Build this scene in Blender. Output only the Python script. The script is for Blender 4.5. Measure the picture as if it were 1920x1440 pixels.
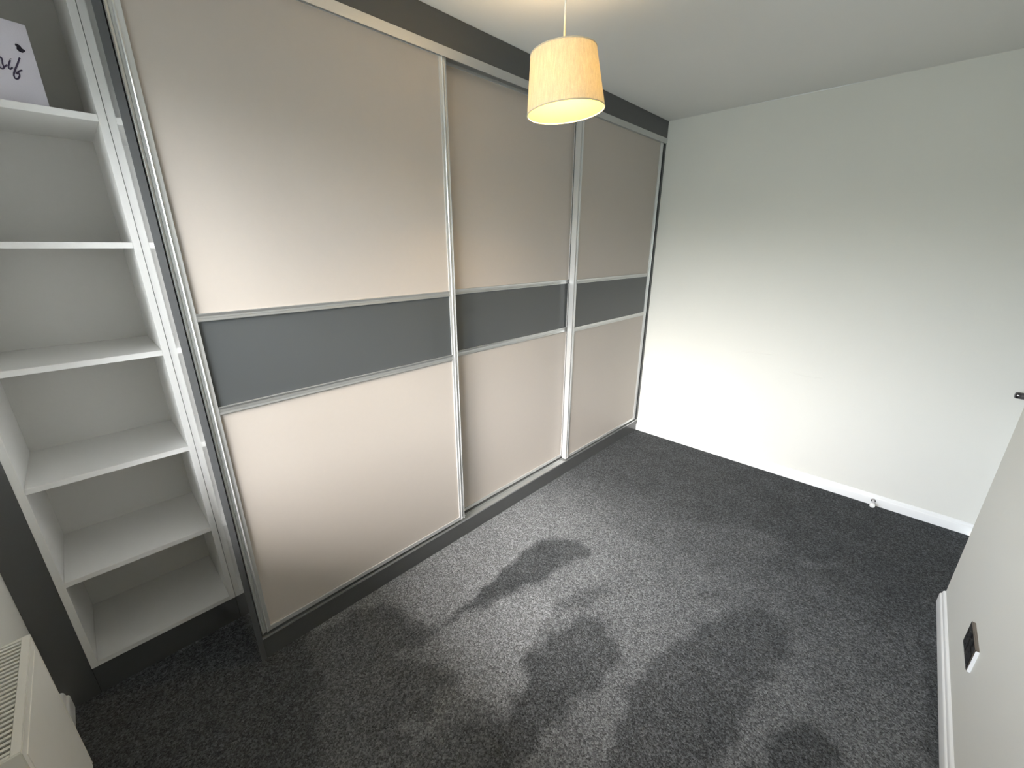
import bpy, bmesh, math, random
from mathutils import Vector, Matrix
random.seed(4)
for o in list(bpy.data.objects):
    bpy.data.objects.remove(o)
S = bpy.context.scene
COL = S.collection

# ------------------------------------------------------------------ camera
CAM = Vector((-0.1955, -1.5366, 1.5477))
cd = bpy.data.cameras.new('camera')
cd.sensor_width = 36.0
cd.lens = 771.5 / 1920 * 36.0
cd.clip_start = 0.02
cam = bpy.data.objects.new('camera', cd)
COL.objects.link(cam)
ROT = Matrix(((0.6938350, 0.2266898, -0.6835238),
              (-0.7201330, 0.2200121, -0.6580298),
              (0.0012148, 0.9487921, 0.3158989)))
cam.matrix_world = Matrix.Translation(CAM) @ ROT.to_4x4()
S.camera = cam

# ------------------------------------------------------------------ exposure
vs = S.view_settings
vs.view_transform = 'Standard'
vs.look = 'None'
vs.exposure = 0.0
vs.gamma = 1.0
vs.use_curve_mapping = False
S.cycles.max_bounces = 14
S.cycles.diffuse_bounces = 8
S.cycles.glossy_bounces = 6
S.cycles.transparent_max_bounces = 12
S.cycles.sample_clamp_indirect = 6.0

# ------------------------------------------------------------------ world: hazy bright sky over dull ground
HAZE, GROUND = (0.335, 0.370, 0.414, 1), (0.155, 0.168, 0.170, 1)
SKY_POWER = 38.0
w = bpy.data.worlds.new('hazy_sky')
S.world = w
w.use_nodes = True
nt = w.node_tree
nt.nodes.clear()
sky = nt.nodes.new('ShaderNodeTexSky')
sky.sky_type = 'NISHITA'
sky.sun_disc = False            # the sun is veiled by haze
sky.sun_elevation = math.radians(36)
sky.sun_rotation = math.radians(257)
sky.air_density = 0.6
sky.dust_density = 6.0
sky.ozone_density = 1.0
sm = nt.nodes.new('ShaderNodeMix')
sm.data_type = 'RGBA'
sm.blend_type = 'MULTIPLY'
sm.inputs['Factor'].default_value = 1.0
sm.inputs['B'].default_value = (0.042, 0.0435, 0.048, 1)
nt.links.new(sky.outputs[0], sm.inputs['A'])
ad = nt.nodes.new('ShaderNodeMix')
ad.data_type = 'RGBA'
ad.blend_type = 'ADD'
ad.inputs['Factor'].default_value = 1.0
ad.inputs['B'].default_value = HAZE
nt.links.new(sm.outputs['Result'], ad.inputs['A'])
tc = nt.nodes.new('ShaderNodeTexCoord')
sx = nt.nodes.new('ShaderNodeSeparateXYZ')
nt.links.new(tc.outputs['Generated'], sx.inputs[0])
mr = nt.nodes.new('ShaderNodeMapRange')
mr.interpolation_type = 'SMOOTHSTEP'
mr.inputs['From Min'].default_value = 0.0
mr.inputs['From Max'].default_value = 0.14
nt.links.new(sx.outputs['Z'], mr.inputs['Value'])
gm = nt.nodes.new('ShaderNodeMix')
gm.data_type = 'RGBA'
gm.inputs['A'].default_value = GROUND
nt.links.new(mr.outputs[0], gm.inputs['Factor'])
nt.links.new(ad.outputs['Result'], gm.inputs['B'])
bg = nt.nodes.new('ShaderNodeBackground')
bg.inputs['Strength'].default_value = SKY_POWER
nt.links.new(gm.outputs['Result'], bg.inputs['Color'])
wo = nt.nodes.new('ShaderNodeOutputWorld')
nt.links.new(bg.outputs[0], wo.inputs[0])

# window opening in the left wall
WY0, WY1, WZ0, WZ1 = -1.50, 0.06, 0.79, 2.10
XL = -0.552          # left wall plane
XF = 3.013           # far wall plane
YB = 0.652           # wall behind the wardrobe
YR = -1.933          # right wall plane
XC = 2.232           # outer corner of the right wall
H = 2.40
pd = bpy.data.lights.new('window_portal', 'AREA')
pd.shape = 'RECTANGLE'
pd.size = WY1 - WY0
pd.size_y = WZ1 - WZ0
pd.cycles.is_portal = True
po = bpy.data.objects.new('window_portal', pd)
COL.objects.link(po)
po.location = (XL - 0.24, (WY0 + WY1) / 2, (WZ0 + WZ1) / 2)
po.rotation_euler = Vector((1, 0, 0)).to_track_quat('-Z', 'Z').to_euler()
BULB_POWER = 370.0    # emission strength of the pendant's bulb

# ------------------------------------------------------------------ materials
def mat(name, color, rough=0.6, metal=0.0, bump=0.0, bump_scale=200.0, var=0.0, var_scale=3.0, coat=0.0,
        spec=0.5, stretch=None):
    m = bpy.data.materials.new(name)
    m.use_nodes = True
    t = m.node_tree
    b = t.nodes['Principled BSDF']
    b.inputs['Base Color'].default_value = (*color, 1)
    b.inputs['Roughness'].default_value = rough
    b.inputs['Metallic'].default_value = metal
    b.inputs['Coat Weight'].default_value = coat
    b.inputs['Coat Roughness'].default_value = 0.05
    b.inputs['Specular IOR Level'].default_value = spec
    co = t.nodes.new('ShaderNodeTexCoord')
    src = co.outputs['Object']
    if stretch:
        mp = t.nodes.new('ShaderNodeMapping')
        mp.inputs['Scale'].default_value = stretch
        t.links.new(src, mp.inputs[0])
        src = mp.outputs[0]
    if var:
        n = t.nodes.new('ShaderNodeTexNoise')
        n.inputs['Scale'].default_value = var_scale
        n.inputs['Detail'].default_value = 3
        t.links.new(src, n.inputs['Vector'])
        r = t.nodes.new('ShaderNodeMapRange')
        r.inputs['To Min'].default_value = 1 - var
        r.inputs['To Max'].default_value = 1 + var
        t.links.new(n.outputs['Fac'], r.inputs['Value'])
        mx = t.nodes.new('ShaderNodeMix')
        mx.data_type = 'RGBA'
        mx.blend_type = 'MULTIPLY'
        mx.inputs['Factor'].default_value = 1
        mx.inputs['A'].default_value = (*color, 1)
        t.links.new(r.outputs[0], mx.inputs['B'])
        t.links.new(mx.outputs['Result'], b.inputs['Base Color'])
    if bump:
        n2 = t.nodes.new('ShaderNodeTexNoise')
        n2.inputs['Scale'].default_value = bump_scale
        n2.inputs['Detail'].default_value = 4
        t.links.new(src, n2.inputs['Vector'])
        bm_ = t.nodes.new('ShaderNodeBump')
        bm_.inputs['Strength'].default_value = bump
        bm_.inputs['Distance'].default_value = 0.002
        t.links.new(n2.outputs['Fac'], bm_.inputs['Height'])
        t.links.new(bm_.outputs[0], b.inputs['Normal'])
    return m

M_WALL = mat('wall_paint', (0.71, 0.71, 0.665), 0.75, bump=0.15, bump_scale=120, var=0.02, var_scale=2)
M_CEIL = mat('ceiling_paint', (0.76, 0.76, 0.74), 0.8, bump=0.15, bump_scale=120, var=0.02, var_scale=2)
M_SKIRT = mat('white_gloss_paint', (0.82, 0.83, 0.83), 0.3, bump=0.05, bump_scale=40)
M_CREAM = mat('cashmere_door_board', (0.46, 0.422, 0.385), 0.45, spec=0.35, var=0.015, var_scale=60, bump=0.03, bump_scale=400)
M_BAND = mat('grey_back_painted_glass', (0.070, 0.077, 0.080), 0.06, var=0.01, var_scale=2)
M_ALU = mat('satin_aluminium', (0.68, 0.69, 0.69), 0.33, metal=0.6, bump=0.06, bump_scale=300, stretch=(1, 1, 0.03))
M_ALUH = mat('satin_aluminium_rail', (0.60, 0.61, 0.61), 0.33, metal=0.85, bump=0.06, bump_scale=300, stretch=(0.03, 1, 1))
M_GRAPH = mat('graphite_board', (0.076, 0.079, 0.080), 0.25, var=0.03, var_scale=40)
M_GRAPHE = mat('graphite_edge_band', (0.082, 0.086, 0.09), 0.5, var=0.03, var_scale=40, spec=0.3)
M_ENDP = mat('graphite_gloss_end_board', (0.40, 0.41, 0.415), 0.04, var=0.02, var_scale=40, spec=0.95, coat=1.0)
M_ENDP.node_tree.nodes['Principled BSDF'].inputs['IOR'].default_value = 2.1
M_ENDP.node_tree.nodes['Principled BSDF'].inputs['Coat IOR'].default_value = 2.0
M_BLACK = mat('black_gap_shade', (0.012, 0.012, 0.012), 0.7, var=0.1, var_scale=20)  # near-black standing in for shade in gaps and slots
M_WHITEB = mat('white_melamine', (0.73, 0.725, 0.705), 0.42, var=0.012, var_scale=80, bump=0.02, bump_scale=300)
M_BACKB = mat('shaded_backing_board', (0.58, 0.575, 0.55), 0.6, var=0.012, var_scale=80)  # darker than the shelves to paint in the shade of the compartments
M_RAD = mat('radiator_enamel', (0.78, 0.775, 0.73), 0.35, bump=0.12, bump_scale=160, var=0.02, var_scale=30)
M_CARD = mat('lilac_white_canvas', (0.78, 0.75, 0.83), 0.8, bump=0.2, bump_scale=500)
M_INK = mat('dark_violet_ink', (0.05, 0.035, 0.08), 0.5, var=0.05, var_scale=30)
M_HEART = mat('black_felt_heart', (0.03, 0.025, 0.04), 0.9, bump=0.3, bump_scale=300)
M_CORD = mat('white_flex', (0.8, 0.78, 0.74), 0.5, bump=0.05, bump_scale=200)
M_PLASTIC = mat('white_plastic', (0.85, 0.85, 0.83), 0.35, bump=0.02, bump_scale=100)
M_SOCK = mat('dark_nickel_plate', (0.33, 0.29, 0.26), 0.22, metal=1.0, bump=0.05, bump_scale=300, stretch=(0.05, 1, 1))
M_SOCKIN = mat('black_socket_insert', (0.02, 0.02, 0.02), 0.35, bump=0.03, bump_scale=80)
M_GLINT = mat('painted_edge_glint', (0.9, 0.9, 0.9), 0.3, metal=0.3, bump=0.02, bump_scale=80)  # pale colour standing in for the window's reflection on metal
M_CHROME = mat('polished_chrome', (0.62, 0.61, 0.62), 0.12, metal=1.0, bump=0.02, bump_scale=60)
M_DCHROME = mat('dark_chrome', (0.16, 0.155, 0.165), 0.18, metal=1.0, bump=0.02, bump_scale=60)
M_DOORW = mat('white_door_paint', (0.74, 0.74, 0.72), 0.4, bump=0.05, bump_scale=80)
M_UPVC = mat('white_upvc', (0.82, 0.83, 0.84), 0.3, bump=0.02, bump_scale=80)

def carpet_material():
    m = bpy.data.materials.new('charcoal_twist_carpet')
    m.use_nodes = True
    t = m.node_tree
    b = t.nodes['Principled BSDF']
    b.inputs['Roughness'].default_value = 0.95
    b.inputs['Specular IOR Level'].default_value = 0.1
    co = t.nodes.new('ShaderNodeTexCoord')
    at = t.nodes.new('ShaderNodeAttribute')
    at.attribute_name = 'pile_lay_and_light'
    # wobble of the brushed outlines
    def noise(scale, detail=2, rough=0.5):
        n = t.nodes.new('ShaderNodeTexNoise')
        n.inputs['Scale'].default_value = scale
        n.inputs['Detail'].default_value = detail
        n.inputs['Roughness'].default_value = rough
        t.links.new(co.outputs['Object'], n.inputs['Vector'])
        return n.outputs['Fac']
    def math_(op, a, b_, clamp=False):
        n = t.nodes.new('ShaderNodeMath')
        n.operation = op
        n.use_clamp = clamp
        for i, v in enumerate((a, b_)):
            if isinstance(v, (int, float)):
                n.inputs[i].default_value = v
            else:
                t.links.new(v, n.inputs[i])
        return n.outputs[0]
    fringe = math_('ADD', math_('MULTIPLY', math_('SUBTRACT', noise(70, 3, 0.7), 0.5), 0.75),
                   math_('MULTIPLY', math_('SUBTRACT', noise(7, 4, 0.65), 0.5), 0.42))
    lay_and_light = math_('ADD', at.outputs['Fac'], fringe, True)
    def cells(scale):
        n = t.nodes.new('ShaderNodeTexVoronoi')
        n.inputs['Scale'].default_value = scale
        t.links.new(co.outputs['Object'], n.inputs['Vector'])
        q = t.nodes.new('ShaderNodeSeparateColor')
        t.links.new(n.outputs['Color'], q.inputs[0])
        return q.outputs[0], n.outputs['Distance']
    c1, d1_ = cells(190)
    c2, d2_ = cells(420)
    tuft = c1
    g = math_('ADD', math_('MULTIPLY', math_('POWER', c1, 1.5), 1.0), math_('MULTIPLY', c2, 0.7))
    grain = math_('ADD', g, 0.27)
    hgt = math_('SUBTRACT', 1.0, math_('MULTIPLY', d1_, 1.2))
    mx = t.nodes.new('ShaderNodeMix')
    mx.data_type = 'RGBA'
    mx.inputs['A'].default_value = (0.050, 0.0535, 0.0565, 1)     # pile brushed away, and painted shade
    mx.inputs['B'].default_value = (0.180, 0.188, 0.196, 1)     # pile brushed forward, and painted light
    t.links.new(lay_and_light, mx.inputs['Factor'])
    mu = t.nodes.new('ShaderNodeMix')
    mu.data_type = 'RGBA'
    mu.blend_type = 'MULTIPLY'
    mu.inputs['Factor'].default_value = 1
    t.links.new(mx.outputs['Result'], mu.inputs['A'])
    t.links.new(grain, mu.inputs['B'])
    t.links.new(mu.outputs['Result'], b.inputs['Base Color'])
    bp = t.nodes.new('ShaderNodeBump')
    bp.inputs['Strength'].default_value = 0.6
    bp.inputs['Distance'].default_value = 0.003
    t.links.new(hgt, bp.inputs['Height'])
    t.links.new(bp.outputs[0], b.inputs['Normal'])
    return m
M_CARPET = carpet_material()

def shade_material(name, color, warm, through=None):
    m = bpy.data.materials.new(name)
    m.use_nodes = True
    t = m.node_tree
    t.nodes.clear()
    co = t.nodes.new('ShaderNodeTexCoord')
    mp = t.nodes.new('ShaderNodeMapping')
    mp.inputs['Scale'].default_value = (1, 1, 0.06)
    t.links.new(co.outputs['Object'], mp.inputs[0])
    n = t.nodes.new('ShaderNodeTexNoise')
    n.inputs['Scale'].default_value = 260
    n.inputs['Detail'].default_value = 3
    t.links.new(mp.outputs[0], n.inputs['Vector'])
    n2 = t.nodes.new('ShaderNodeTexNoise')
    n2.inputs['Scale'].default_value = 700
    t.links.new(co.outputs['Object'], n2.inputs['Vector'])
    a = t.nodes.new('ShaderNodeMath')
    a.operation = 'MULTIPLY'
    t.links.new(n.outputs['Fac'], a.inputs[0])
    t.links.new(n2.outputs['Fac'], a.inputs[1])
    r = t.nodes.new('ShaderNodeMapRange')
    r.inputs['From Min'].default_value = 0.1
    r.inputs['From Max'].default_value = 0.42
    r.inputs['To Min'].default_value = 0.8
    r.inputs['To Max'].default_value = 1.05
    t.links.new(a.outputs[0], r.inputs['Value'])
    mx = t.nodes.new('ShaderNodeMix')
    mx.data_type = 'RGBA'
    mx.blend_type = 'MULTIPLY'
    mx.inputs['Factor'].default_value = 1
    mx.inputs['A'].default_value = (*color, 1)
    t.links.new(r.outputs[0], mx.inputs['B'])
    d = t.nodes.new('ShaderNodeBsdfDiffuse')
    tr = t.nodes.new('ShaderNodeBsdfTranslucent')
    t.links.new(mx.outputs['Result'], d.inputs['Color'])
    if through:
        tr.inputs['Color'].default_value = (*through, 1)
    else:
        t.links.new(mx.outputs['Result'], tr.inputs['Color'])
    ms = t.nodes.new('ShaderNodeMixShader')
    ms.inputs[0].default_value = warm
    t.links.new(d.outputs[0], ms.inputs[1])
    t.links.new(tr.outputs[0], ms.inputs[2])
    out = t.nodes.new('ShaderNodeOutputMaterial')
    t.links.new(ms.outputs[0], out.inputs[0])
    return m
M_SHADE = shade_material('cream_linen', (0.94, 0.90, 0.79), 0.5)
M_LINING = shade_material('yellowed_lining', (0.95, 0.88, 0.18), 0.62, (0.96, 0.90, 0.72))

def emit_material(name, color, strength):
    m = bpy.data.materials.new(name)
    m.use_nodes = True
    t = m.node_tree
    b = t.nodes['Principled BSDF']
    b.inputs['Base Color'].default_value = (0.9, 0.85, 0.7, 1)
    b.inputs['Emission Color'].default_value = (*color, 1)
    b.inputs['Emission Strength'].default_value = strength
    return m
M_BULB = emit_material('lit_bulb', (1.0, 0.70, 0.38), BULB_POWER)

def pane_material():
    m = bpy.data.materials.new('clear_window_glass')
    m.use_nodes = True
    t = m.node_tree
    t.nodes.clear()
    tr = t.nodes.new('ShaderNodeBsdfTransparent')
    tr.inputs[0].default_value = (0.95, 0.97, 0.96, 1)
    gl = t.nodes.new('ShaderNodeBsdfGlossy')
    gl.inputs['Roughness'].default_value = 0.02
    fr = t.nodes.new('ShaderNodeFresnel')
    ms = t.nodes.new('ShaderNodeMixShader')
    t.links.new(fr.outputs[0], ms.inputs[0])
    t.links.new(tr.outputs[0], ms.inputs[1])
    t.links.new(gl.outputs[0], ms.inputs[2])
    out = t.nodes.new('ShaderNodeOutputMaterial')
    t.links.new(ms.outputs[0], out.inputs[0])
    return m
M_PANE = pane_material()

# ------------------------------------------------------------------ mesh helpers
class MB:
    def __init__(self):
        self.bm = bmesh.new()
    def box(self, x0, x1, y0, y1, z0, z1):
        v = [self.bm.verts.new((x, y, z)) for x in (x0, x1) for y in (y0, y1) for z in (z0, z1)]
        for f in ((0, 1, 3, 2), (4, 6, 7, 5), (0, 4, 5, 1), (2, 3, 7, 6), (0, 2, 6, 4), (1, 5, 7, 3)):
            self.bm.faces.new([v[i] for i in f])
        return self
    def prism(self, prof, p0, axis, length, ua, va):
        """extrude a 2-D outline (u,v) along an axis"""
        ax, ua, va, p0 = Vector(axis), Vector(ua), Vector(va), Vector(p0)
        a = [self.bm.verts.new(p0 + ua * u + va * v) for u, v in prof]
        b = [self.bm.verts.new(p0 + ax * length + ua * u + va * v) for u, v in prof]
        n = len(prof)
        for i in range(n):
            self.bm.faces.new((a[i], a[(i + 1) % n], b[(i + 1) % n], b[i]))
        self.bm.faces.new(a[::-1])
        self.bm.faces.new(b)
        return self
    def lathe(self, prof, n=32, c=(0, 0, 0), axis='Z', closed=False, caps=True):
        rings = []
        for r, h in prof:
            ring = []
            for i in range(n):
                t = 2 * math.pi * i / n
                p = (r * math.cos(t), r * math.sin(t), h)
                if axis == 'Y':
                    p = (p[0], p[2], p[1])
                if axis == 'X':
                    p = (p[2], p[0], p[1])
                ring.append(self.bm.verts.new(Vector(p) + Vector(c)))
            rings.append(ring)
        pairs = list(zip(rings, rings[1:])) + ([(rings[-1], rings[0])] if closed else [])
        for a, b in pairs:
            for i in range(n):
                self.bm.faces.new((a[i], a[(i + 1) % n], b[(i + 1) % n], b[i]))
        if caps and not closed:
            self.bm.faces.new(rings[0][::-1])
            self.bm.faces.new(rings[-1])
        return self
    def tube(self, pts, r, n=8, closed=False):
        pts = [Vector(p) for p in pts]
        rings = []
        m = len(pts)
        up = Vector((0.13, 0.31, 0.94))
        for i, p in enumerate(pts):
            if closed:
                d = pts[(i + 1) % m] - pts[i - 1]
            else:
                d = pts[min(i + 1, m - 1)] - pts[max(i - 1, 0)]
            d.normalize()
            a = d.cross(up).normalized()
            b = d.cross(a)
            rr = r[i] if isinstance(r, (list, tuple)) else r
            rings.append([self.bm.verts.new(p + a * rr * math.cos(2 * math.pi * k / n) + b * rr * math.sin(2 * math.pi * k / n)) for k in range(n)])
        pairs = list(zip(rings, rings[1:])) + ([(rings[-1], rings[0])] if closed else [])
        for a, b in pairs:
            for k in range(n):
                self.bm.faces.new((a[k], a[(k + 1) % n], b[(k + 1) % n], b[k]))
        if not closed:
            self.bm.faces.new(rings[0][::-1])
            self.bm.faces.new(rings[-1])
        return self
    def build(self, name, m, parent=None, bevel=0.0, smooth=False, seg=2):
        bmesh.ops.recalc_face_normals(self.bm, faces=self.bm.faces)
        if bevel:
            bmesh.ops.bevel(self.bm, geom=list(self.bm.edges), offset=bevel, segments=seg, affect='EDGES', clamp_overlap=True)
        me = bpy.data.meshes.new(name)
        self.bm.to_mesh(me)
        self.bm.free()
        if smooth:
            for p in me.polygons:
                p.use_smooth = True
        me.materials.append(m)
        o = bpy.data.objects.new(name, me)
        COL.objects.link(o)
        if parent:
            o.parent = parent
            o.matrix_parent_inverse = parent.matrix_world.inverted()
        return o

def smooth_by_angle(o, deg=35):
    me = o.data
    me.polygons.foreach_set('use_smooth', [True] * len(me.polygons))
    bm = bmesh.new()
    bm.from_mesh(me)
    for e in bm.edges:
        if len(e.link_faces) == 2 and e.calc_face_angle(0) > math.radians(deg):
            e.smooth = False
    bm.to_mesh(me)
    bm.free()

def thing(name, label, cat, loc):
    o = bpy.data.objects.new(name, None)
    o.empty_display_size = 0.1
    COL.objects.link(o)
    o.location = loc
    o['label'] = label
    o['category'] = cat
    bpy.context.view_layer.update()
    return o

def struct(o, label=None):
    o['kind'] = 'structure'
    if label:
        o['label'] = label
    return o

# ------------------------------------------------------------------ the room
# carpet: a grid whose 'pile_lay_and_light' attribute holds the vacuum-brushed nap plus painted light and shade
LIGHT = 0.52
marks = [  # outlines on the floor (metres), the lay of the pile or painted shade inside
    (0.25, [(0.19, -0.04), (0.45, -0.07), (0.52, -0.23), (0.55, -0.40), (0.38, -0.38), (0.47, -0.59), (0.33, -0.63), (0.25, -0.61), (0.25, -0.71), (0.35, -0.71), (0.49, -0.83), (0.38, -0.92), (-0.60, -0.50), (-0.6, 0.30), (0.0, 0.30)]),  # brushed patch, with shade of the left side painted in
    (0.02, [(-0.60, 0.30), (0.0, 0.30), (0.12, -0.02), (0.10, -0.28), (-0.10, -0.70), (-0.60, -0.95)]),  # corner shade painted into the carpet colour
    (0.92, [(0.50, -0.26), (0.95, -0.30), (1.12, -0.23), (1.25, -0.30), (0.95, -0.345), (0.60, -0.365)]),
    (1.00, [(0.56, -0.42), (0.80, -0.46), (1.02, -0.56), (1.00, -0.66), (0.80, -0.70), (0.62, -0.78), (0.52, -0.82), (0.44, -0.66)]),
    (0.05, [(1.34, -0.36), (1.44, -0.52), (1.37, -0.59), (1.04, -0.52), (0.75, -0.43), (0.57, -0.37), (0.68, -0.37), (0.95, -0.35), (1.22, -0.33)]),
    (0.10, [(0.91, -0.76), (1.05, -0.80), (1.07, -0.91), (0.98, -1.02), (0.82, -1.00), (0.62, -0.98), (0.51, -0.96), (0.20, -0.99), (0.22, -0.92), (0.50, -0.84), (0.60, -0.81), (0.76, -0.74)]),
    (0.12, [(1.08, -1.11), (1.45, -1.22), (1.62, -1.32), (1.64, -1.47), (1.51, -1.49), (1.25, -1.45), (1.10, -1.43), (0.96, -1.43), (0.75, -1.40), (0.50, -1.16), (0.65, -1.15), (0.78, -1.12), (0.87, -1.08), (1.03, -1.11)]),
    (0.22, [(1.66, -0.50), (2.02, -0.83), (2.23, -1.15), (2.19, -1.30), (2.10, -1.35), (2.03, -1.32), (1.77, -0.95), (1.67, -0.73)]),
    (0.06, [(1.19, -1.56), (1.23, -1.62), (1.21, -1.68), (1.00, -1.70), (0.80, -1.62), (0.94, -1.50), (1.03, -1.50)]),
    (0.25, [(0.99, -0.69), (1.11, -0.68), (1.25, -0.76), (1.22, -0.81), (1.08, -0.78)]),
    (0.18, [(1.53, -1.11), (1.62, -1.19), (1.62, -1.23), (1.51, -1.15)]),
    (0.25, [(2.07, -1.36), (2.21, -1.54), (2.18, -1.57), (2.05, -1.42)]),
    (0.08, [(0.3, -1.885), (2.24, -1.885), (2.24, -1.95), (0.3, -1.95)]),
]
def inside_dist(px, py, poly):
    ins, best = False, 9.0
    n = len(poly)
    for i in range(n):
        x0, y0 = poly[i]
        x1, y1 = poly[(i + 1) % n]
        if (y0 > py) != (y1 > py) and px < (x1 - x0) * (py - y0) / (y1 - y0) + x0:
            ins = not ins
        dx, dy = x1 - x0, y1 - y0
        t = max(0, min(1, ((px - x0) * dx + (py - y0) * dy) / (dx * dx + dy * dy + 1e-12)))
        d = math.hypot(px - x0 - t * dx, py - y0 - t * dy)
        best = min(best, d)
    return best if ins else -best
fx0, fx1, fy0, fy1 = XL, XF, -2.06, YB
step = 0.016
nx, ny = int((fx1 - fx0) / step), int((fy1 - fy0) / step)
verts, lay_and_light = [], []
boxes = [(min(p[0] for p in P) - .06, max(p[0] for p in P) + .06, min(p[1] for p in P) - .06, max(p[1] for p in P) + .06) for _, P in marks]
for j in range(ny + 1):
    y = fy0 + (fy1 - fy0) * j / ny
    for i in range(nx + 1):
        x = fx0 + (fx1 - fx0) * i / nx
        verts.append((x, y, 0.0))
        # value drops towards the far wall
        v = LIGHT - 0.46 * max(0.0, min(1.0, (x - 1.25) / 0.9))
        v += 0.30 * max(0.0, min(1.0, (y + 0.85) / 0.6)) * max(0.0, min(1.0, (1.9 - x) / 0.5))  # carpet by the wardrobe brightened to paint in window light
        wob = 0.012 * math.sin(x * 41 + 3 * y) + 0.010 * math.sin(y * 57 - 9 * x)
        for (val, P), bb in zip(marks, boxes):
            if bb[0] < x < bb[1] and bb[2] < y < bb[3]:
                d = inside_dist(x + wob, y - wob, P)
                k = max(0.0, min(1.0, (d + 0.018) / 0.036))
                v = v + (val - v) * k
        lay_and_light.append(v)
faces = [(j * (nx + 1) + i, j * (nx + 1) + i + 1, (j + 1) * (nx + 1) + i + 1, (j + 1) * (nx + 1) + i) for j in range(ny) for i in range(nx)]
me = bpy.data.meshes.new('floor')
me.from_pydata(verts, [], faces)
at = me.attributes.new('pile_lay_and_light', 'FLOAT', 'POINT')
at.data.foreach_set('value', lay_and_light)
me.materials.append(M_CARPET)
fl = bpy.data.objects.new('floor', me)
COL.objects.link(fl)
struct(fl, 'charcoal twist pile carpet with vacuum marks and painted light and shade')

struct(MB().box(XL - .3, XF + .12, -2.3, YB + .1, H, H + .1).build('ceiling', M_CEIL))
wf = struct(MB().box(XF, XF + .1, -2.2, YB + .1, -.05, H).build('wall_far', M_WALL))
struct(MB().box(XL - .14, XF + .1, YB, YB + .1, -.05, H).build('wall_back', M_WALL))
wl = MB()
wl.box(XL - .14, XL, -2.2, WY0, -.05, H)
wl.box(XL - .14, XL, WY1, YB, -.05, H)
wl.box(XL - .14, XL, WY0, WY1, -.05, WZ0)
wl.box(XL - .14, XL, WY0, WY1, WZ1, H)
struct(wl.build('wall_left', M_WALL))
wr = MB()
wr.box(XL, XC, -2.10, YR, -.05, H)
wr.box(XC, XF, -2.10, YR, 2.04, H)
struct(wr.build('wall_right', M_WALL))
# plaster flaws of the far wall: two short filled cracks and a bead of paint along the ceiling
for k, pts in enumerate(([(-0.728, 0.843), (-0.83, 0.846), (-0.928, 0.851)], [(-1.04, 0.753), (-1.09, 0.7465), (-1.133, 0.743), (-1.19, 0.7455), (-1.232, 0.750)])):
    MB().tube([(XF, y, z) for y, z in pts], [0.0008] + [0.0022] * (len(pts) - 2) + [0.0008], 6).build('filled_crack', M_WALL, wf, smooth=True)
MB().tube([(XF, -0.50, H - .001), (XF, -0.7, H - .002), (XF, -0.95, H - .003), (XF, -1.19, H - .001)], [0.001, 0.003, 0.0035, 0.001], 6).build('paint_bead', M_SKIRT, wf, smooth=True)

# skirting: ogee-topped section, u away from the wall, v up
OGEE = [(0, 0), (0.016, 0), (0.016, 0.046), (0.0145, 0.050), (0.0105, 0.053), (0.0095, 0.058), (0.0085, 0.064), (0.0055, 0.068), (0.0015, 0.070), (0, 0.070)]
for nm, p0, ax, ln, ua in (('baseboard_far', (XF, -2.06, 0), (0, 1, 0), 2.06 + 0.0, (-1, 0, 0)),
                           ('baseboard_right', (XL, YR, 0), (1, 0, 0), XC - XL, (0, 1, 0)),
                           ('baseboard_left', (XL, YR + .02, 0), (0, 1, 0), -YR - .02 + .285, (1, 0, 0))):
    prof = OGEE if nm != 'baseboard_left' else [(u * 1.25, v * 1.22) for u, v in OGEE]
    o = struct(MB().prism(prof, p0, ax, ln, ua, (0, 0, 1)).build(nm, M_SKIRT))
    smooth_by_angle(o, 40)

# door in the recess beyond the corner of the right wall
dr = struct(MB().box(2.262, 2.983, -2.10, -2.065, 0.006, 2.01).build('door_1', M_DOORW, bevel=0.002), 'white flush door in the recess at the far right')
for x0, x1, y0, y1, z0, z1 in ((2.41, 2.86, -2.0655, -2.0635, 1.15, 1.85), (2.41, 2.86, -2.0655, -2.0635, 0.2, 0.95)):
    MB().box(x0 - .09, x1 + .06, y0, y1, z0, z1).build('raised_panel', M_DOORW, dr, bevel=0.0008)
fr = MB()
fr.box(XC + .001, 2.26, -2.10, -2.0, 0, 2.04)
fr.box(2.985, XF - .001, -2.10, -2.062, 0, 2.04)
fr.box(2.26, 2.985, -2.10, -2.0, 2.012, 2.04)
fr.build('door_frame', M_SKIRT, dr)
HZ = 0.855
hd = MB()
hd.lathe([(0.027, -2.0650), (0.027, -2.060), (0.024, -2.057), (0.0095, -2.056), (0.009, -2.046), (0.013, -2.043), (0.0165, -2.038), (0.0165, -2.008), (0.0145, -2.003), (0.010, -2.0005), (0.003, -2.0)], 28, (2.915, 0, HZ), 'Y')
o = hd.build('door_knob', M_DCHROME, dr)
smooth_by_angle(o, 50)
o['label'] = 'dark chrome cylinder knob'

# window in the left wall (outside the frame, lights the room)
wn = MB()
FX0, FX1 = XL - .13, XL - .06
wn.box(FX0, FX1, WY0, WY1, WZ0, WZ0 + .06)
wn.box(FX0, FX1, WY0, WY1, WZ1 - .06, WZ1)
for yy in (WY0, (WY0 + WY1) / 2 - .03, WY1 - .06):
    wn.box(FX0, FX1, yy, yy + .06, WZ0 + .06, WZ1 - .06)
win = struct(wn.build('window_1', M_UPVC))
for a, b in ((WY0 + .06, (WY0 + WY1) / 2 - .03), ((WY0 + WY1) / 2 + .03, WY1 - .06)):
    MB().box(XL - .098, XL - .092, a, b, WZ0 + .06, WZ1 - .06).build('window_pane', M_PANE, win)
MB().box(XL - .06, XL + .035, WY0 - .0, WY1 + .0, WZ0 - .0, WZ0 + .022).build('window_sill', M_SKIRT, win, bevel=0.004)

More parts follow.
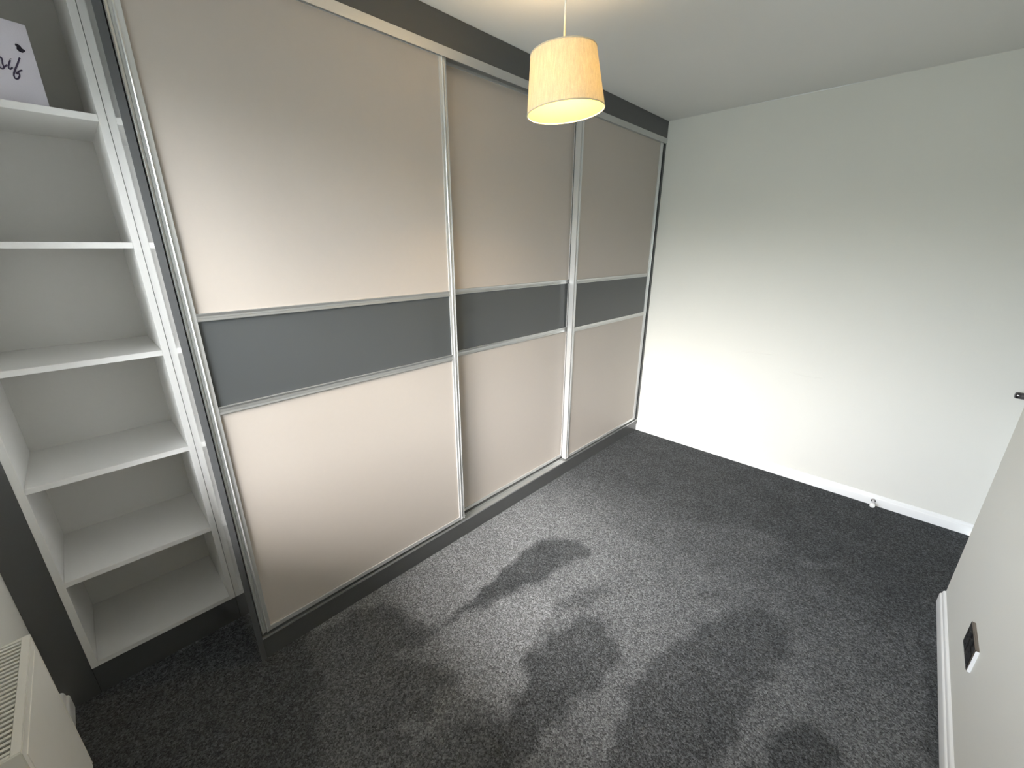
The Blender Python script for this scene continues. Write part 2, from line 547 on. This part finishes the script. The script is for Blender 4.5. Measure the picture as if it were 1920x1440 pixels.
# ------------------------------------------------------------------ sliding wardrobe
wd = thing('sliding_wardrobe', 'floor to ceiling wardrobe with three sliding doors of cashmere board and grey glass bands', 'wardrobe', (1.5, 0.3, 0))
MB().box(-0.0182, 0.0, -0.0030, -0.0013, 0.0, H - .001).build('edge_band', M_GRAPHE, wd)
o = MB().box(-0.018, 0.0, -0.001, YB - .002, 0.0, H - .001).build('end_panel', M_ENDP, wd, bevel=0.0008)
o['label'] = 'glossy graphite end panel beside the open shelves'
MB().box(0.0005, XF - .001, 0.0, 0.018, 2.292, H - .001).build('fascia', M_GRAPH, wd)
MB().box(0.0005, XF - .001, 0.0, 0.018, 0.0, 0.092).build('plinth', M_GRAPH, wd)
MB().box(XF - .024, XF - .001, 0.002, 0.60, 0.0925, 2.254).build('side_post', M_GRAPH, wd)
# top track: front lip, web, rear lip
tt = MB()
tt.box(0.0005, XF - .001, -0.004, 0.0, 2.256, 2.290)
tt.box(0.0005, XF - .001, 0.0, 0.090, 2.2875, 2.2915)
tt.box(0.0005, XF - .001, 0.0405, 0.0425, 2.262, 2.2875)
tt.box(0.0005, XF - .001, 0.087, 0.090, 2.250, 2.2875)
tt.build('top_track', M_ALUH, wd)
# bottom track: ribbed channel profile (u = depth, v = up)
bt = MB()
prof = [(-0.002, 0.0925), (-0.002, 0.1005), (0.003, 0.1005), (0.004, 0.0965), (0.030, 0.0965), (0.031, 0.099), (0.034, 0.099), (0.036, 0.0965), (0.040, 0.0965), (0.041, 0.1005), (0.044, 0.1005), (0.045, 0.0965), (0.085, 0.0965), (0.086, 0.1005), (0.090, 0.1005), (0.090, 0.0925)]
bt.prism(prof, (0.0005, 0, 0), (1, 0, 0), XF - .0015, (0, 1, 0), (0, 0, 1))
bt.build('bottom_track', M_ALUH, wd)
MB().box(0.0005, XF - .03, 0.093, 0.097, 0.0, 2.30).build('interior_shade_sheet', M_BLACK, wd)  # black sheet standing in for the shade behind the doors

# stile section: u across the door, v = forward of the door face
STILE = [(0.0, -0.034), (0.0, 0.0), (0.0025, 0.0015), (0.004, -0.004), (0.008, -0.0055), (0.0095, -0.0025), (0.011, -0.0055), (0.015, -0.006), (0.0165, 0.001), (0.0185, 0.0025), (0.0205, 0.001), (0.0215, -0.001), (0.033, -0.001), (0.033, -0.006), (0.022, -0.010), (0.022, -0.034)]
ZB, ZT = 0.1115, 2.284
def sliding_door(x0, x1, yf, front, glow=None):
    fr_ = MB()
    fr_.prism(STILE, (x0, yf, ZB), (0, 0, 1), ZT - ZB, (1, 0, 0), (0, -1, 0))
    fr_.prism([(u, v) for u, v in STILE], (x1, yf, ZB), (0, 0, 1), ZT - ZB, (-1, 0, 0), (0, -1, 0))
    fr_.box(x0 + .022, x1 - .022, yf + .002, yf + .030, ZB, 0.131)
    fr_.box(x0 + .022, x1 - .022, yf + .0005, yf + .002, 0.1285, 0.131)
    fr_.box(x0 + .022, x1 - .022, yf + .002, yf + .030, 2.255, ZT)
    d = fr_.build('sliding_door', M_ALU, wd)
    px0, px1 = x0 + .030, x1 - .030
    MB().box(px0, px1, yf + .006, yf + .014, 1.352, 2.258).build('upper_panel', M_CREAM, d)
    o1 = MB().box(px0, px1, yf + .006, yf + .012, 1.050, 1.334).build('glass_band', M_BAND, d)
    o1['label'] = 'dark grey glass band'
    MB().box(px0, px1, yf + .006, yf + .014, 0.128, 1.030).build('lower_panel', M_CREAM, d)
    for za, zb in ((1.331, 1.3555), (1.027, 1.0545)):
        prof = [(0.008, za), (0.0, za), (-0.0005, za + .002), (0.001, za + .0085), (0.002, za + .009), (0.001, za + .0095), (0.001, zb - .0095), (0.002, zb - .009), (0.001, zb - .0085), (-0.0005, zb - .002), (0.0, zb), (0.008, zb)]
        MB().prism(prof, (x0 + .0335, yf + .0005, 0), (1, 0, 0), x1 - x0 - .067, (0, 1, 0), (0, 0, 1)).build('divider_rail', M_ALUH, d)
    return d
d1 = sliding_door(0.004, 1.024, 0.003, True)
d1['label'] = 'left-hand door beside the graphite end panel, in the front track'
d2 = sliding_door(0.990, 1.995, 0.047, False)
d2['label'] = 'middle door, running in the rear track'
d3 = sliding_door(1.955, 2.968, 0.003, True)
d3['label'] = 'right-hand door beside the far wall, running in the front track'

# ------------------------------------------------------------------ open shelf unit
SY = 0.285
sh = thing('open_shelf_unit', 'tall white open shelf unit set back at the left of the wardrobe', 'shelves', (-0.24, 0.45, 0))
MB().box(-0.0375, -0.0185, SY, 0.648, 0.116, 2.36).build('side_panel', M_WHITEB, sh, bevel=0.0006)
MB().box(-0.463, -0.444, SY, 0.648, 0.116, 2.36).build('side_panel', M_WHITEB, sh, bevel=0.0006)
MB().box(-0.444, -0.0375, 0.640, 0.648, 0.135, 2.341).build('back_panel', M_BACKB, sh)
for zt in (0.135, 0.486, 0.844, 1.2095, 1.560, 1.911, 2.36):
    MB().box(-0.4438, -0.0377, SY + .0005, 0.6398, zt - .0185, zt).build('shelf', M_WHITEB, sh, bevel=0.0006)
MB().box(-0.463, -0.0185, SY + .004, SY + .02, 0.0, 0.115).build('plinth', M_GRAPH, sh)
MB().box(XL + .0005, -0.4635, SY, SY + .018, 0.0, H - .001).build('filler_panel', M_GRAPH, sh)
bpy.data.objects['filler_panel']['label'] = 'dark graphite filler strip between the shelves and the left wall'

# canvas with lettering on the top visible shelf
cv = thing('lettered_canvas', 'lilac white canvas with violet script lettering and a heart, on the top shelf', 'picture', (-0.1285, 0.36, 1.911))
cv.rotation_euler = (0, 0, math.radians(13.06))
bpy.context.view_layer.update()
CM = cv.matrix_world.copy()
def place(o):
    o.parent = cv
    o.matrix_parent_inverse = Matrix.Identity(4)
    return o
CT = 2.1163 - 1.911
place(MB().box(-0.235, 0.0, 0.0, 0.018, 0.0005, CT).build('canvas_board', M_CARD, bevel=0.0012))
def P(u, v, d=-0.0006):
    return (u, d, v + CT)
def catmull(pts, k=5):
    out = []
    for i in range(len(pts) - 1):
        p0, p1, p2, p3 = pts[max(i - 1, 0)], pts[i], pts[i + 1], pts[min(i + 2, len(pts) - 1)]
        for s in range(k):
            t = s / k
            out.append(tuple(0.5 * (2 * p1[c] + (p2[c] - p0[c]) * t + (2 * p0[c] - 5 * p1[c] + 4 * p2[c] - p3[c]) * t * t + (3 * p1[c] - p0[c] - 3 * p2[c] + p3[c]) * t ** 3) for c in (0, 1)))
    return out + [pts[-1]]
letters = {
    's': [[(-0.0811, -0.1147), (-0.0733, -0.1001), (-0.0677, -0.0938), (-0.066, -0.0978), (-0.0678, -0.1086), (-0.0677, -0.1168), (-0.0722, -0.1207), (-0.0760, -0.1157)],
          [(-0.0677, -0.1168), (-0.0601, -0.1084)]],
    'i': [[(-0.051, -0.0952), (-0.058, -0.1108), (-0.057, -0.1174), (-0.051, -0.1114)], [(-0.0493, -0.0912), (-0.0490, -0.0924)]],
    'f': [[(-0.0311, -0.0838), (-0.0389, -0.0998), (-0.0484, -0.1174), (-0.0531, -0.1293), (-0.0526, -0.1372), (-0.0472, -0.1361), (-0.0421, -0.1272), (-0.0435, -0.1212), (-0.0468, -0.1233)],
          [(-0.0474, -0.1255), (-0.0394, -0.1164), (-0.0338, -0.1131)]],
}
for ch, strokes in letters.items():
    b = MB()
    for s in strokes:
        pts = catmull(s)
        b.tube([P(u, v) for u, v in pts], 0.0016 if ch != 'f' else 0.0018, 6)
    place(b.build('letter', M_INK))
hp = [(-0.0229, -0.0701), (-0.0168, -0.0661), (-0.0162, -0.0623), (-0.0211, -0.0598), (-0.0231, -0.0542), (-0.0268, -0.0523), (-0.0308, -0.0516), (-0.0326, -0.0552), (-0.0302, -0.0585), (-0.0315, -0.0642), (-0.0284, -0.0683)]
b = MB()
b.prism(hp, (0, -0.0025, CT), (0, 1, 0), 0.0022, (1, 0, 0), (0, 0, 1))
place(b.build('heart', M_HEART))

# ------------------------------------------------------------------ radiator under the window
RX, RY0, RY1, RT, RB = -0.473, -0.488, -0.115, 0.62, 0.12
rd = thing('radiator', 'small white panel radiator with slatted top grille under the window, bottom left', 'radiator', ((RX + XL) / 2, (RY0 + RY1) / 2, 0))
rd_front = MB()
rd_front.box(RX - .011, RX, RY0 + .004, RY1 - .004, RB, RT - .006)
o = rd_front.build('front_panel', M_RAD, rd, bevel=0.004)
MB().box(RX - .0135, RX + .0015, RY0 + .022, RY1 - .022, RB + .03, RT - .03).build('pressed_face', M_RAD, rd, bevel=0.003)
MB().box(XL + .018, XL + .029, RY0 + .004, RY1 - .004, RB, RT - .006).build('rear_panel', M_RAD, rd, bevel=0.003)
fn = MB()
yy = RY0 + .03
while yy < RY1 - .03:
    fn.box(XL + .0285, RX - .0115, yy, yy + .0012, RB + .03, RT - .05)
    yy += .02
fn.build('convector_fins', M_RAD, rd)['kind'] = 'stuff'
for a, bb in ((RY0, RY0 + .0035), (RY1 - .0035, RY1)):
    MB().box(XL + .016, RX + .0005, a, bb, RB + .005, RT).build('side_cover', M_RAD, rd, bevel=0.001)
rim = MB()
rim.box(RX - .0135, RX + .0005, RY0 + .0036, RY1 - .0036, RT - .0055, RT)
rim.box(XL + .016, XL + .026, RY0 + .0036, RY1 - .0036, RT - .0055, RT)
rim.box(XL + .0265, RX - .014, RY0 + .0036, RY0 + .012, RT - .0055, RT)
rim.box(XL + .0265, RX - .014, RY1 - .012, RY1 - .0036, RT - .0055, RT)
rim.build('grille_frame', M_RAD, rd, bevel=0.0008)
ns = 25
sl = None
for k in range(ns):
    yk = RY0 + .012 + (RY1 - RY0 - .024) * (k + .5) / ns
    if sl is None:
        sl = MB().box(-(RX - XL - .0405) / 2, (RX - XL - .0405) / 2, -.0034, .0034, -.004, 0).build('slat', M_RAD)
        s_ = sl
    else:
        s_ = sl.copy()
        COL.objects.link(s_)
    s_.parent = rd
    s_.location = Vector(((XL + .0265 + RX - .014) / 2, yk, RT - .0008)) - rd.location
MB().lathe([(0.008, 0), (0.008, .13)], 12, ((RX + XL) / 2, RY0 + .03, 0)).build('pipe', M_CHROME, rd, smooth=False)
MB().lathe([(0.008, 0), (0.008, .13)], 12, ((RX + XL) / 2, RY1 - .05, 0)).build('pipe', M_CHROME, rd, smooth=False)
for yk in (RY0 + .1, RY1 - .1):
    MB().box(XL, XL + .019, yk - .015, yk + .015, RT - .2, RT - .12).build('wall_bracket', M_RAD, rd)

# ------------------------------------------------------------------ pendant lamp
LX, LY = 0.9906, -0.610
lp = thing('pendant_lamp', 'lit cream linen drum shade pendant lamp hanging from the ceiling', 'lamp', (LX, LY, 1.96))
SB, ST, RBm, RTp = 1.9486, 2.1048, 0.121, 0.100
def TILT(b):        # the shade hangs a little crooked on its carrier
    pv = Matrix.Translation((LX, LY, ST - .012))
    b.bm.transform(pv @ Matrix.Rotation(math.radians(-4.8), 4, Vector((0.79, 0.61, 0))) @ pv.inverted())
    return b
b = MB()
b.lathe([(RBm, SB), (RTp, ST), (RTp - .0007, ST), (RBm - .0007, SB)], 72, (LX, LY, 0), closed=True)
o = TILT(b).build('lamp_shade', M_SHADE, lp)
smooth_by_angle(o, 40)
b = MB()
b.lathe([(RBm - .0009, SB + .0005), (RTp - .0009, ST - .0005), (RTp - .0015, ST - .0005), (RBm - .0015, SB + .0005)], 72, (LX, LY, 0), closed=True)
o = TILT(b).build('shade_lining', M_LINING, lp)
smooth_by_angle(o, 40)
M_TRIM = mat('cream_binding_tape', (0.62, 0.55, 0.42), 0.8, bump=0.2, bump_scale=400)
for nm, z, r in (('bottom_trim', SB, RBm - .0005), ('top_trim', ST, RTp - .0005)):
    pts = [(LX + r * math.cos(2 * math.pi * k / 72), LY + r * math.sin(2 * math.pi * k / 72), z) for k in range(72)]
    TILT(MB().tube(pts, 0.0019, 8, closed=True)).build(nm, M_TRIM, lp, smooth=True)
sp = MB()
pts = [(LX + .022 * math.cos(2 * math.pi * k / 24), LY + .022 * math.sin(2 * math.pi * k / 24), ST - .012) for k in range(24)]
sp.tube(pts, 0.0014, 6, closed=True)
for k in range(3):
    t = 2 * math.pi * k / 3 + .4
    sp.tube([(LX + .022 * math.cos(t), LY + .022 * math.sin(t), ST - .012), (LX + (RTp - .003) * math.cos(t), LY + (RTp - .003) * math.sin(t), ST - .003)], 0.0014, 6)
TILT(sp).build('shade_carrier', M_PLASTIC, lp, smooth=True)
o = MB().lathe([(r, z - .042) for r, z in ((0.012, 2.111), (0.016, 2.113), (0.016, 2.128), (0.021, 2.130), (0.021, 2.138), (0.015, 2.141), (0.012, 2.165), (0.006, 2.172))], 24, (LX, LY, 0)).build('lamp_holder', M_PLASTIC, lp)
smooth_by_angle(o, 30)
o = MB().lathe([(r, z - .042) for r, z in ((0.004, 2.040), (0.018, 2.044), (0.027, 2.058), (0.028, 2.070), (0.023, 2.088), (0.014, 2.103), (0.0125, 2.112))], 20, (LX, LY, 0)).build('bulb', M_BULB, lp, smooth=True)
MB().tube([(LX, LY, 2.128), (LX + .0008, LY, 2.22), (LX, LY, 2.32), (LX, LY, 2.378)], 0.0030, 8).build('cord', M_CORD, lp, smooth=True)
o = MB().lathe([(0.006, 2.372), (0.030, 2.376), (0.042, 2.386), (0.043, 2.3995)], 32, (LX, LY, 0)).build('ceiling_rose', M_PLASTIC, lp)
smooth_by_angle(o, 30)

# ------------------------------------------------------------------ socket on the right wall
sk = thing('wall_socket', 'dark nickel double wall socket low on the right wall', 'socket', (1.604, YR, 0.2875))
MB().box(1.531, 1.680, YR, YR + .0075, 0.2435, 0.3315).build('back_box', M_SOCK, sk, bevel=0.001)
o = MB().box(1.5275, 1.5309, YR, YR + .0085, 0.2435, 0.3300).build('edge_glint', M_GLINT, sk, bevel=0.0008)  # added bright strip, painting the window glint on the plate edge
o['label'] = 'painted window glint on the near side edge of the plate'
o = MB().box(1.5325, 1.681, YR + .0076, YR + .010, 0.243, 0.332).build('face_plate', M_SOCK, sk, bevel=0.0008)
for xc in (1.568, 1.644):
    ins = MB().box(xc - .027, xc + .027, YR + .0101, YR + .0118, 0.252, 0.299).build('socket_insert', M_SOCKIN, sk, bevel=0.0006)
    for dx, dz, wx, wz in ((0, 0.289, .002, .004), (-.011, 0.268, .0032, .002), (.011, 0.268, .0032, .002)):
        MB().box(xc + dx - wx, xc + dx + wx, YR + .01185, YR + .0121, dz - wz, dz + wz).build('pin_slot', M_BLACK, ins)
for xc in (1.585, 1.627):
    MB().box(xc - .006, xc + .006, YR + .0101, YR + .0150, 0.305, 0.325).build('rocker_switch', M_SOCKIN, sk, bevel=0.001)

# ------------------------------------------------------------------ door stop on the far skirting
ds = thing('door_stop', 'small white door stop on the carpet edge by the far skirting', 'door stop', (XF - .05, -1.63, 0))
o = MB().lathe([(0.012, XF - .0165), (0.012, XF - .021), (0.007, XF - .024), (0.0065, XF - .080), (0.010, XF - .082)], 20, (0, -1.632, 0.034), 'X').build('stop_post', M_CHROME, ds)
smooth_by_angle(o, 40)
o = MB().lathe([(0.0105, XF - .0825), (0.0135, XF - .085), (0.0135, XF - .099), (0.010, XF - .103), (0.004, XF - .104)], 20, (0, -1.632, 0.034), 'X').build('rubber_buffer', M_PLASTIC, ds)
smooth_by_angle(o, 40)
